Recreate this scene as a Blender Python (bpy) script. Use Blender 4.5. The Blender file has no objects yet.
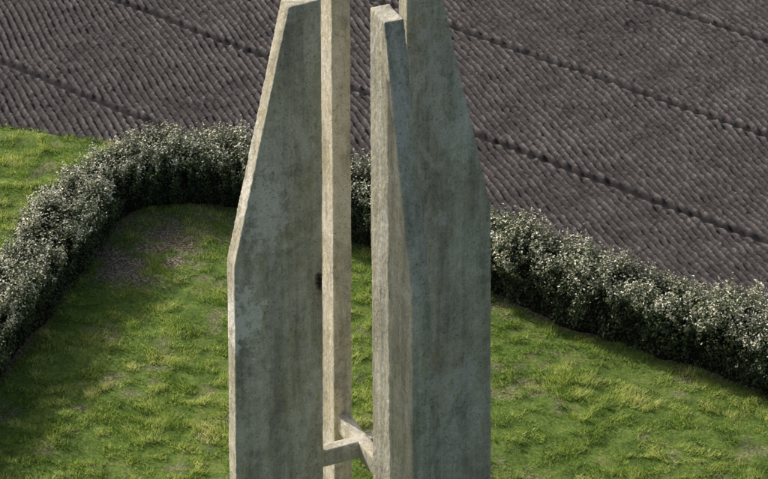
import bpy, bmesh, math, random
import numpy as np
from mathutils import Vector
rng=np.random.default_rng(7); random.seed(7)
S=bpy.context.scene
# ------------------------------------------------------------ helpers
def hsh(ix,iy,seed):
    n=(ix.astype(np.int64)*374761393+iy.astype(np.int64)*668265263+seed*1274126177)&0xffffffff
    n=((n^(n>>13))*1274126177)&0xffffffff
    n=(n^(n>>16))&0xffff
    return n/65535.0
def vn(x,y,seed=0):
    x=np.asarray(x,float);y=np.asarray(y,float)
    ix=np.floor(x);iy=np.floor(y);fx=x-ix;fy=y-iy
    fx=fx*fx*(3-2*fx);fy=fy*fy*(3-2*fy)
    a=hsh(ix,iy,seed);b=hsh(ix+1,iy,seed);c=hsh(ix,iy+1,seed);d=hsh(ix+1,iy+1,seed)
    return (a*(1-fx)+b*fx)*(1-fy)+(c*(1-fx)+d*fx)*fy
def fbm(x,y,seed=0,o=3):
    r=0;a=1;t=0
    for i in range(o):
        r=r+a*vn(x*2**i,y*2**i,seed+i*17);t+=a;a*=.5
    return r/t
def mk(name,V,F,mats=(),smooth=False,attrs=None):
    V=np.asarray(V,np.float32);F=np.asarray(F,np.int32)
    me=bpy.data.meshes.new(name);n=F.shape[1]
    me.vertices.add(len(V));me.vertices.foreach_set('co',V.ravel())
    me.loops.add(F.size);me.loops.foreach_set('vertex_index',F.ravel())
    me.polygons.add(len(F));me.polygons.foreach_set('loop_start',np.arange(0,F.size,n,dtype=np.int32))
    me.polygons.foreach_set('loop_total',np.full(len(F),n,np.int32))
    me.polygons.foreach_set('use_smooth',np.full(len(F),smooth))
    for k,a in (attrs or {}).items():
        at=me.attributes.new(k,'FLOAT','POINT');at.data.foreach_set('value',np.asarray(a,np.float32))
    me.update(calc_edges=True);me.validate()
    ob=bpy.data.objects.new(name,me);S.collection.objects.link(ob)
    for m in mats: me.materials.append(m)
    return ob
def grid(X,Y,Z):
    ny,nx=X.shape
    V=np.stack([X.ravel(),Y.ravel(),Z.ravel()],1)
    i=np.arange(ny*nx).reshape(ny,nx)
    F=np.stack([i[:-1,:-1].ravel(),i[:-1,1:].ravel(),i[1:,1:].ravel(),i[1:,:-1].ravel()],1)
    return V,F
class NT:
    def __init__(s,name):
        s.m=bpy.data.materials.new(name);s.m.use_nodes=True;s.t=s.m.node_tree
        s.b=s.t.nodes['Principled BSDF'];s.co=s.n('ShaderNodeTexCoord').outputs['Object']
    def n(s,k,**a):
        q=s.t.nodes.new(k)
        for x,y in a.items(): setattr(q,x,y)
        return q
    def l(s,a,b): s.t.links.new(a,b)
    def noise(s,scale,det=4,rough=.55,vec=None,stretch=None,dist=0):
        q=s.n('ShaderNodeTexNoise');q.inputs['Scale'].default_value=scale;q.inputs['Detail'].default_value=det
        q.inputs['Roughness'].default_value=rough;q.inputs['Distortion'].default_value=dist
        v=vec or s.co
        if stretch:
            mp=s.n('ShaderNodeMapping');mp.inputs['Scale'].default_value=stretch;s.l(v,mp.inputs[0]);v=mp.outputs[0]
        s.l(v,q.inputs['Vector']);return q.outputs['Fac']
    def ramp(s,f,stops):
        q=s.n('ShaderNodeValToRGB');e=q.color_ramp.elements
        while len(e)<len(stops): e.new(.5)
        for i,(p,c) in enumerate(stops):
            e[i].position=p;e[i].color=(c if len(c)==4 else (*c,1)) if hasattr(c,'__len__') else (c,c,c,1)
        s.l(f,q.inputs[0]);return q.outputs[0]
    def mix(s,f,a,b,mode='MIX'):
        q=s.n('ShaderNodeMix',data_type='RGBA',blend_type=mode)
        for v,i in ((f,0),(a,6),(b,7)):
            if hasattr(v,'is_output'): s.l(v,q.inputs[i])
            else: q.inputs[i].default_value=v if i==0 else (*v,1)
        return q.outputs[2]
    def math(s,op,a,b=0.):
        q=s.n('ShaderNodeMath',operation=op)
        for i,v in enumerate((a,b)):
            if hasattr(v,'is_output'): s.l(v,q.inputs[i])
            else: q.inputs[i].default_value=v
        return q.outputs[0]
    def attr(s,k):
        return s.n('ShaderNodeAttribute',attribute_name=k).outputs['Fac']
    def bump(s,h,st,dist):
        q=s.n('ShaderNodeBump');q.inputs['Strength'].default_value=st;q.inputs['Distance'].default_value=dist
        s.l(h,q.inputs['Height']);s.l(q.outputs[0],s.b.inputs['Normal'])
    def col(s,c,r=.9,spec=.3):
        s.l(c,s.b.inputs['Base Color']);s.b.inputs['Roughness'].default_value=r
        s.b.inputs['Specular IOR Level'].default_value=spec
    def spot(s,cen,rad,nz,amt=1.,k=4.5):
        """weathering patch around a point on the concrete, edge broken up by noise nz"""
        mp=s.n('ShaderNodeMapping');mp.inputs['Location'].default_value=[-c/r for c,r in zip(cen,rad)]
        mp.inputs['Scale'].default_value=[1/r for r in rad];s.l(s.co,mp.inputs[0])
        L=s.n('ShaderNodeVectorMath',operation='LENGTH');s.l(mp.outputs[0],L.inputs[0])
        v=s.math('ADD',L.outputs['Value'],s.math('MULTIPLY',s.math('SUBTRACT',nz,.5),k))
        return s.math('MULTIPLY',s.ramp(v,[(.55,1.),(.95,0.)]),amt)
# ------------------------------------------------------------ materials
def m_soil():
    m=NT('ploughed_soil')
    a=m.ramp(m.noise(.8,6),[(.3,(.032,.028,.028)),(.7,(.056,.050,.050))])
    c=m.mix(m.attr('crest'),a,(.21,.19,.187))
    b=m.ramp(m.noise(28,3,.7),[(.35,.5),(.62,1.0),(.75,1.9)])
    c=m.mix(1.,c,b,'MULTIPLY')
    c=m.mix(m.attr('track'),c,(.018,.016,.017))
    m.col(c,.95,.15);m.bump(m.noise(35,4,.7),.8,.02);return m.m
def m_ground():
    m=NT('turf')
    a=m.ramp(m.noise(1.3,5),[(.3,(.06,.10,.02)),(.55,(.12,.18,.035)),(.75,(.19,.20,.07))])
    b=m.ramp(m.noise(11,4,.7),[(.3,.40),(.7,1.35)])
    c=m.mix(1.,a,b,'MULTIPLY')
    bare=m.ramp(m.noise(16,4,.75),[(.38,(.045,.033,.022)),(.50,(.13,.10,.07)),(.60,(.40,.34,.26))])
    c=m.mix(m.attr('bare'),c,bare)
    m.col(c,.95,.1);m.bump(m.noise(30,4,.7),.7,.03);return m.m
def m_blade():
    m=NT('grass_blades')
    c=m.ramp(m.attr('tone'),[(.0,(.035,.085,.012)),(.35,(.15,.265,.035)),(.7,(.38,.48,.09)),(1,(.66,.64,.27))])
    m.col(c,.55,.35)
    t=m.n('ShaderNodeBsdfTranslucent');m.l(c,t.inputs[0])
    x=m.n('ShaderNodeMixShader');x.inputs[0].default_value=.4
    m.l(m.b.outputs[0],x.inputs[1]);m.l(t.outputs[0],x.inputs[2])
    m.l(x.outputs[0],m.t.nodes['Material Output'].inputs[0]);return m.m
def m_leaf():
    m=NT('hedge_leaves')
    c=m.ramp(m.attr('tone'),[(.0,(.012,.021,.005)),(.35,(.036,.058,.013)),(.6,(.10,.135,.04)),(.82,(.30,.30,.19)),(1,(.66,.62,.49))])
    m.col(c,.5,.35)
    return m.m
def m_core():
    m=NT('hedge_twigs')
    m.col(m.ramp(m.noise(18,4,.7),[(.35,(.008,.009,.006)),(.7,(.03,.026,.018))]),.95,.1);m.bump(m.noise(20,4),1.,.1);return m.m
def m_conc(dark=1.):
    m=NT('weathered_concrete')
    a=m.ramp(m.noise(.6,6,.62,dist=.6),[(.3,(.43,.395,.29)),(.5,(.53,.495,.39)),(.7,(.61,.58,.48))])
    st=m.ramp(m.noise(2.6,6,.7,stretch=(1,1,.07)),[(.36,.62),(.56,1.08)])
    c=m.mix(.9,a,st,'MULTIPLY')
    mot=m.ramp(m.noise(4,7,.75),[(.32,.74),(.62,1.12)])
    c=m.mix(1.,c,mot,'MULTIPLY')
    p=m.ramp(m.noise(.5,6,.62,stretch=(1.3,1.3,.8),dist=1.),[(.56,0.),(.61,.6)])
    c=m.mix(p,c,(.66,.63,.55))
    lm=m.ramp(m.noise(3.2,7,.8,stretch=(1.2,1.2,.35)),[(.54,0.),(.65,.6)])
    c=m.mix(lm,c,(.40,.34,.13))
    dk=m.ramp(m.noise(1.5,7,.8,stretch=(1,1,.6)),[(.37,.6),(.46,0.)])
    c=m.mix(dk,c,(.23,.22,.18))
    nz=m.noise(3.5,7,.7)
    for cen_,rad,am in (((-3.25,.05,7.35),(.55,.55,.85),.9),((-2.7,.3,10.0),(.6,.55,1.2),.6),((-2.95,.2,5.4),(.4,.4,.5),.35),((1.9,2.3,11.),(.4,.5,.9),.4)):
        c=m.mix(m.spot(cen_,rad,nz,am),c,(.78,.75,.68))
    n2=m.noise(14,4,.7)
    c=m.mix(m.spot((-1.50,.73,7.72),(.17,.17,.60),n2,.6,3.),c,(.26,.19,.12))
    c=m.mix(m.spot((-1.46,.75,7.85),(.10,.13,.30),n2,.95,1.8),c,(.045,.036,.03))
    sp=m.ramp(m.noise(19,3,.85),[(.34,.35),(.43,1.),(.62,1.),(.70,1.6)])
    c=m.mix(1.,c,sp,'MULTIPLY')
    m.col(c,.92,.2)
    h=m.math('ADD',m.math('MULTIPLY',m.noise(40,4,.8),.6),m.noise(9,5,.7))
    m.bump(h,.8,.025);return m.m
soil,turf,blade,leaf,core,conc=m_soil(),m_ground(),m_blade(),m_leaf(),m_core(),m_conc()
# ------------------------------------------------------------ ground
EX=[-40,-20,-12,-8.4,-5.8,-4,-.4,3.3,6.5,10.2,16,40]
EY=[25.5,23.8,23.4,22.2,20.3,19.9,17.8,14.8,12.4,9.9,5.5,-12]
def edge(x): return np.interp(x,EX,EY)
g=mk('ground',[(-3000,-3000,-.22),(3000,-3000,-.22),(3000,3000,-.22),(-3000,3000,-.22)],[(0,1,2,3)],[soil])
# ploughed field
xs=np.arange(-18,18.01,.038);w=np.arange(0,28,.042)
X=np.repeat(xs[None,:],len(w),0);Y=edge(X)-.15+w[:,None]
rd=np.array([.36,-.933]);rd/=np.linalg.norm(rd);rn=np.array([-rd[1],rd[0]])
wx=(fbm(X*.25,Y*.25,3,2)-.5)*.35
s=X*rn[0]+Y*rn[1]+wx+(fbm(X*3.5,Y*3.5,5,2)-.5)*.07; u=X*rd[0]+Y*rd[1]
ph=s/.235
row=(.5+.5*np.cos(2*np.pi*ph))
rowid=np.floor(ph+.5)
lump=vn(u/.30,rowid*7.3,9)*.6+.4*vn(u/.10,rowid*5.1,19)
cl=fbm(X/.08,Y/.08,11,2);cl2=fbm(X/.5,Y/.5,21,2)
amp=.75+.5*fbm(X*.7,Y*.7,27,2)
H=.11*amp*row*(.65+.6*lump)+.06*(cl-.5)+.05*(cl2-.5)
off=X*.632+Y*.775+(fbm(X*.35,Y*.35,31,2)-.5)*.14+(fbm(X*2.5,Y*2.5,33,2)-.5)*.10
tr=np.zeros_like(X)
for o,wd,k in ((8.0,.12,.8),(13.7,.075,.85),(19.43,.085,1.),(25.02,.05,.85),(30.7,.06,.7),(36.3,.1,.7),(42,.1,.8)):
    d=np.abs(off-o);tr=np.maximum(tr,k*np.clip(1.7-d/wd,0,1))
    H=H*np.clip(d/.20,.0,1)+.03*np.exp(-((d-.24)/.08)**2)*(.5+vn(X/.12,Y/.12,66))
H=H-.07*tr
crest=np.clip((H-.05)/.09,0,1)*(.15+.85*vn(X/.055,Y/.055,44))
Z=H-.06
V,F=grid(X,Y,Z)
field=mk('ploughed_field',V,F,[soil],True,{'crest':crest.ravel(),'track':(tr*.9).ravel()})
# hedge path
P=np.array([(-13.5,0.),(-12.6,4.),(-11.3,7.8),(-10.3,11.3),(-9.5,14.),(-8.75,17.),(-7.55,18.8),(-5.8,19.2),(-3.98,18.8),(-2.18,17.9),(-.41,16.7),(1.6,15.2),(3.27,13.8),(4.87,12.4),(6.47,11.4),(8.53,10.1),(10.2,8.9),(13,6.5),(16,3.2)])
sl=np.r_[0,np.cumsum(np.linalg.norm(np.diff(P,axis=0),axis=1))]
def smooth_path(n):
    t=np.linspace(0,sl[-1],n);q=np.stack([np.interp(t,sl,P[:,0]),np.interp(t,sl,P[:,1])],1)
    k=max(3,int(n/sl[-1]*1.6))
    ker=np.ones(k)/k
    pad=np.pad(q,((k//2,k-1-k//2),(0,0)),mode='edge')
    return t,np.stack([np.convolve(pad[:,i],ker,'valid') for i in (0,1)],1)
TT,QQ=smooth_path(1200);TG=np.gradient(QQ,axis=0);TG/=np.linalg.norm(TG,axis=1)[:,None]
def pth(t):
    q=np.stack([np.interp(t,TT,QQ[:,i]) for i in (0,1)],1)
    d=np.stack([np.interp(t,TT,TG[:,i]) for i in (0,1)],1)
    return q,np.stack([-d[:,1],d[:,0]],1),d
def hdist(x,y):
    x=x.ravel();y=y.ravel();r=np.full(len(x),99.)
    for q in QQ[::10]: r=np.minimum(r,np.hypot(x-q[0],y-q[1]))
    return r
# lawn sheet
xs=np.arange(-30,30.01,.15);w=np.linspace(0,1,400)
X=np.repeat(xs[None,:],len(w),0);Y=-35+(edge(X)+35)*w[:,None]
def gz(x,y): return .03+.20*(fbm(x*.6,y*.6,51)-.5)+.10*(fbm(x*2.,y*2.,53)-.5)
Z=gz(X,Y);Z[-1,:]-=.15
def bare(x,y):
    hd=hdist(x,y).reshape(x.shape)
    b=np.clip((1.0-hd)/.35,0,1)
    nn=fbm(x*2.3,y*2.3,61,4)
    e=((x+7.2)/1.9)**2+((y-15.5)/1.9)**2
    e2=((x+4.2)/3.2)**2+((y-17.1)/1.1)**2
    b=np.maximum(b,np.clip(1.6-e,0,1)*np.clip((nn-.33)*5,0,.9))
    b=np.maximum(b,.7*np.clip(1.4-e2,0,1)*np.clip((nn-.34)*6,0,.9))
    b=np.maximum(b,np.clip((fbm(x*1.5,y*1.5,71,4)-.64)*6,0,.5))
    return np.clip(b,0,1)
V,F=grid(X,Y,Z)
lawn=mk('lawn',V,F,[turf],True,{'bare':bare(X,Y).ravel()})
# grass blades
N=640000
x=rng.uniform(-13.8,13.8,N);y=rng.uniform(3,24,N)
b=bare(x,y)
cn=fbm(x*2.3+y*.6,y*2.9,81,4);big=fbm(x*.6,y*.6,83)
cc=np.clip((cn-.28)/.44,0,1)
keep=(y<edge(x)-.02+rng.normal(0,.12,N))&(rng.random(N)>b*1.05)&(rng.random(N)<.2+1.0*cc)
x,y,cn,big,cc=x[keep],y[keep],cn[keep],big[keep],cc[keep];N=len(x)
h=rng.uniform(.03,.085,N)*(.35+2.2*cc**1.4)*(.6+.9*big)
an=rng.uniform(0,2*np.pi,N);wd=rng.uniform(.006,.014,N)
la=fbm(x*.9,y*.9,91)*12+rng.normal(0,1.3,N);le=rng.uniform(.2,1.3,N)*h
zz=gz(x,y)-.01
dx=np.cos(an)*wd;dy=np.sin(an)*wd
V=np.empty((N,3,3));V[:,0]=np.stack([x-dx,y-dy,zz],1);V[:,1]=np.stack([x+dx,y+dy,zz],1)
V[:,2]=np.stack([x+np.cos(la)*le,y+np.sin(la)*le,zz+h],1)
hue=fbm(x*1.5+9,y*1.5,85)
tone=np.clip(-.12+.40*cc+.5*big+.8*(hue-.35)+rng.normal(0,.17,N)+(rng.random(N)<.07)*.4,0,1)
mk('grass',V.reshape(-1,3),np.arange(N*3).reshape(-1,3),[blade],False,{'tone':np.repeat(tone,3)})
# ------------------------------------------------------------ hedge
def hshape(t,th):
    lum=.72+.50*fbm(t*.7,th*.9,101)+.42*(fbm(t*2.0,th*2.4,103)-.5)
    c=np.cos(th);sn=np.sin(th)
    ww=1.04*np.sign(c)*np.abs(c)**.62*lum
    bush=np.abs(np.sin(t*.62+2.2*vn(t*.3,t*0,8)))**.5
    hh=1.85*np.abs(sn)**.60*(.68+.30*fbm(t*.6,t*0+3,107)+.18*bush+.42*(fbm(t*1.9,th*1.7,109)-.5))
    return ww*(.86+.14*bush),hh
nt,na=900,28
t=np.linspace(0,sl[-1],nt);th=np.linspace(0,np.pi,na)
T,A=np.meshgrid(t,th,indexing='ij')
ww,hh=hshape(T,A);q,n,d=pth(t)
Xc=q[:,0,None]+n[:,0,None]*ww*.8;Yc=q[:,1,None]+n[:,1,None]*ww*.8;Zc=hh*.84
V,F=grid(Xc,Yc,Zc)
hed=bpy.data.objects.new('hedge',None);S.collection.objects.link(hed)
hc=mk('twig_core',V,F,[core],True);hc.parent=hed
N=330000
t=rng.uniform(0,sl[-1],N)
th=rng.uniform(0.02,np.pi-.02,N)
ww,hh=hshape(t,th);q,n,d=pth(t)
k=np.clip(rng.normal(.97,.09,N),.78,1.2)
spr=fbm(t*5,th*6,111);k+=(spr-.5)*.36
cx=q[:,0]+n[:,0]*ww*k;cy=q[:,1]+n[:,1]*ww*k;cz=np.maximum(hh*k,.03)
keep=(fbm(t*3.2,th*4,115)+rng.normal(0,.10,N)>.37)
t,th,n,d,cx,cy,cz,k,spr=[a[keep] for a in (t,th,n,d,cx,cy,cz,k,spr)];N=len(t)
nor=np.stack([n[:,0]*np.cos(th),n[:,1]*np.cos(th),np.sin(th)+.3],1)+rng.normal(0,.6,(N,3))
nor/=np.linalg.norm(nor,axis=1)[:,None]
r=rng.normal(0,1,(N,3));ax=np.cross(nor,r);ax/=np.linalg.norm(ax,axis=1)[:,None];bx=np.cross(nor,ax)
L=rng.uniform(.025,.052,N)[:,None];W=L*rng.uniform(.4,.6,N)[:,None]
C=np.stack([cx,cy,cz],1)
V=np.stack([C-ax*L,C+bx*W+nor*W*.25,C+ax*L,C-bx*W+nor*W*.25],1)
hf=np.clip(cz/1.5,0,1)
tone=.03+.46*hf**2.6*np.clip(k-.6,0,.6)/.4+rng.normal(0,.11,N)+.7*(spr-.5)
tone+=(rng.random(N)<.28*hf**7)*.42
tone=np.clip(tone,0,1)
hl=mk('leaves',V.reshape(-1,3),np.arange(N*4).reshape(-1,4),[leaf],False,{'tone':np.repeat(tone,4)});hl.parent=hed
# ------------------------------------------------------------ monument
mon=bpy.data.objects.new('concrete_monument',None);S.collection.objects.link(mon)
cen=np.array([-.52,1.4]);a=np.array([.908,.419]);bb=np.array([.419,-.908])
ZK,ZT=8.75,14.85
tex1=bpy.data.textures.new('wear_large','CLOUDS');tex1.noise_scale=.6;tex1.noise_depth=2
tex2=bpy.data.textures.new('wear_small','CLOUDS');tex2.noise_scale=.09;tex2.noise_depth=3
def weather(ob,vox):
    r=ob.modifiers.new('r','REMESH');r.mode='VOXEL';r.voxel_size=vox;r.use_smooth_shade=True
    for tx,st in ((tex1,.022),(tex2,.020)):
        dm=ob.modifiers.new('d','DISPLACE');dm.texture=tx;dm.strength=st;dm.mid_level=.5;dm.texture_coords='GLOBAL'
    bpy.context.view_layer.update()
    dg=bpy.context.evaluated_depsgraph_get()
    nm=bpy.data.meshes.new_from_object(ob.evaluated_get(dg));ob.modifiers.clear();ob.data=nm
    nm.materials.clear();nm.materials.append(conc)
    ob.parent=mon;return ob
def fin(name,dr,zt=ZT,cut=None):
    dr=np.array(dr);nr=np.array([-dr[1],dr[0]])
    prof=[(1.13,-.1),(3.40,-.1),(3.32,3.),(3.2,ZK),(1.77,zt),(1.02,zt+.04),(1.05,ZK),(1.11,3.)]
    bm=bmesh.new();th=.23
    rows=[]
    for sg in (-1,1):
        rows.append([bm.verts.new((*(cen+dr*tt+nr*sg*th),z)) for tt,z in prof])
    f0=bm.faces.new(rows[0]);f1=bm.faces.new(rows[1][::-1])
    m=len(prof)
    for i in range(m):
        j=(i+1)%m;bm.faces.new((rows[0][j],rows[0][i],rows[1][i],rows[1][j]))
    bmesh.ops.recalc_face_normals(bm,faces=bm.faces)
    me=bpy.data.meshes.new(name);bm.to_mesh(me);bm.free()
    ob=bpy.data.objects.new(name,me);S.collection.objects.link(ob);me.materials.append(conc)
    if cut:
        bo=ob.modifiers.new('c','BOOLEAN');bo.object=cut;bo.operation='DIFFERENCE';bo.solver='EXACT'
    return weather(ob,.032)
ic=cen-a*1.16+bb*.23
bm=bmesh.new()
pts=[(-.10,.20),(-.02,.30),(.04,.16),(.07,.02),(.03,-.10),(.03,-.24),(-.06,-.28),(-.05,-.12),(-.14,-.02),(-.09,.08)]
lo=[];hi=[]
for px,pz in pts:
    for L_,o in ((lo,-.11),(hi,.09)):
        sc=.8 if o<0 else 1
        p=ic+a*px*sc+bb*o;L_.append(bm.verts.new((p[0],p[1],7.85+pz*sc)))
bm.faces.new(lo);bm.faces.new(hi[::-1])
for i in range(len(pts)):
    j=(i+1)%len(pts);bm.faces.new((lo[j],lo[i],hi[i],hi[j]))
bmesh.ops.recalc_face_normals(bm,faces=bm.faces)
me=bpy.data.meshes.new('cut');bm.to_mesh(me);bm.free()
cut=bpy.data.objects.new('cut',me);S.collection.objects.link(cut)
fin('fin_a',-a,cut=cut);fin('fin_d',a);fin('fin_c',bb);fin('fin_b',-bb)
bpy.data.objects.remove(cut)
def beam(name,p,q_,z,w,h):
    p=np.array(p);q_=np.array(q_);d_=(q_-p)/np.linalg.norm(q_-p);n_=np.array([-d_[1],d_[0]])
    bm=bmesh.new();vs=[]
    for e in (p,q_):
        for s1,s2 in ((-1,-1),(1,-1),(1,1),(-1,1)):
            vs.append(bm.verts.new((*(e+n_*s1*w/2),z+s2*h/2)))
    bm.faces.new(vs[:4]);bm.faces.new(vs[4:][::-1])
    for i in range(4):
        j=(i+1)%4;bm.faces.new((vs[j],vs[i],vs[4+i],vs[4+j]))
    bmesh.ops.recalc_face_normals(bm,faces=bm.faces)
    me=bpy.data.meshes.new(name);bm.to_mesh(me);bm.free();me.materials.append(conc)
    ob=bpy.data.objects.new(name,me);S.collection.objects.link(ob);weather(ob,.032)
beam('tie_beam_1',cen-a*1.2,cen+a*1.2,2.9,.30,.46)
beam('tie_beam_2',cen-bb*1.2,cen+bb*1.2,2.906,.31,.47)
# ------------------------------------------------------------ light
az=np.array([-.71,.70]);el=math.radians(30)
tosun=Vector((az[0]*math.cos(el),az[1]*math.cos(el),math.sin(el))).normalized()
sd=bpy.data.lights.new('sun','SUN');sd.energy=5.;sd.angle=math.radians(.53);sd.color=(1,.965,.91)
so=bpy.data.objects.new('sun',sd);S.collection.objects.link(so);so.rotation_euler=tosun.to_track_quat('Z','Y').to_euler()
wo=bpy.data.worlds.new('World');S.world=wo;wo.use_nodes=True;nt_=wo.node_tree
sk=nt_.nodes.new('ShaderNodeTexSky');sk.sky_type='NISHITA';sk.sun_disc=False
sk.sun_elevation=el;sk.sun_rotation=math.atan2(az[0],az[1]);sk.dust_density=5.;sk.ozone_density=.5
nt_.links.new(sk.outputs[0],nt_.nodes['Background'].inputs[0]);nt_.nodes['Background'].inputs[1].default_value=.15
# ------------------------------------------------------------ camera
cd=bpy.data.cameras.new('camera');cd.lens=131.25;cd.sensor_width=36;cd.clip_end=8000;cd.clip_start=.5
co=bpy.data.objects.new('camera',cd);S.collection.objects.link(co);co.location=(0,-53.9,40.5);co.rotation_euler=(math.radians(60),0,0)
S.camera=co
S.view_settings.view_transform='Standard'
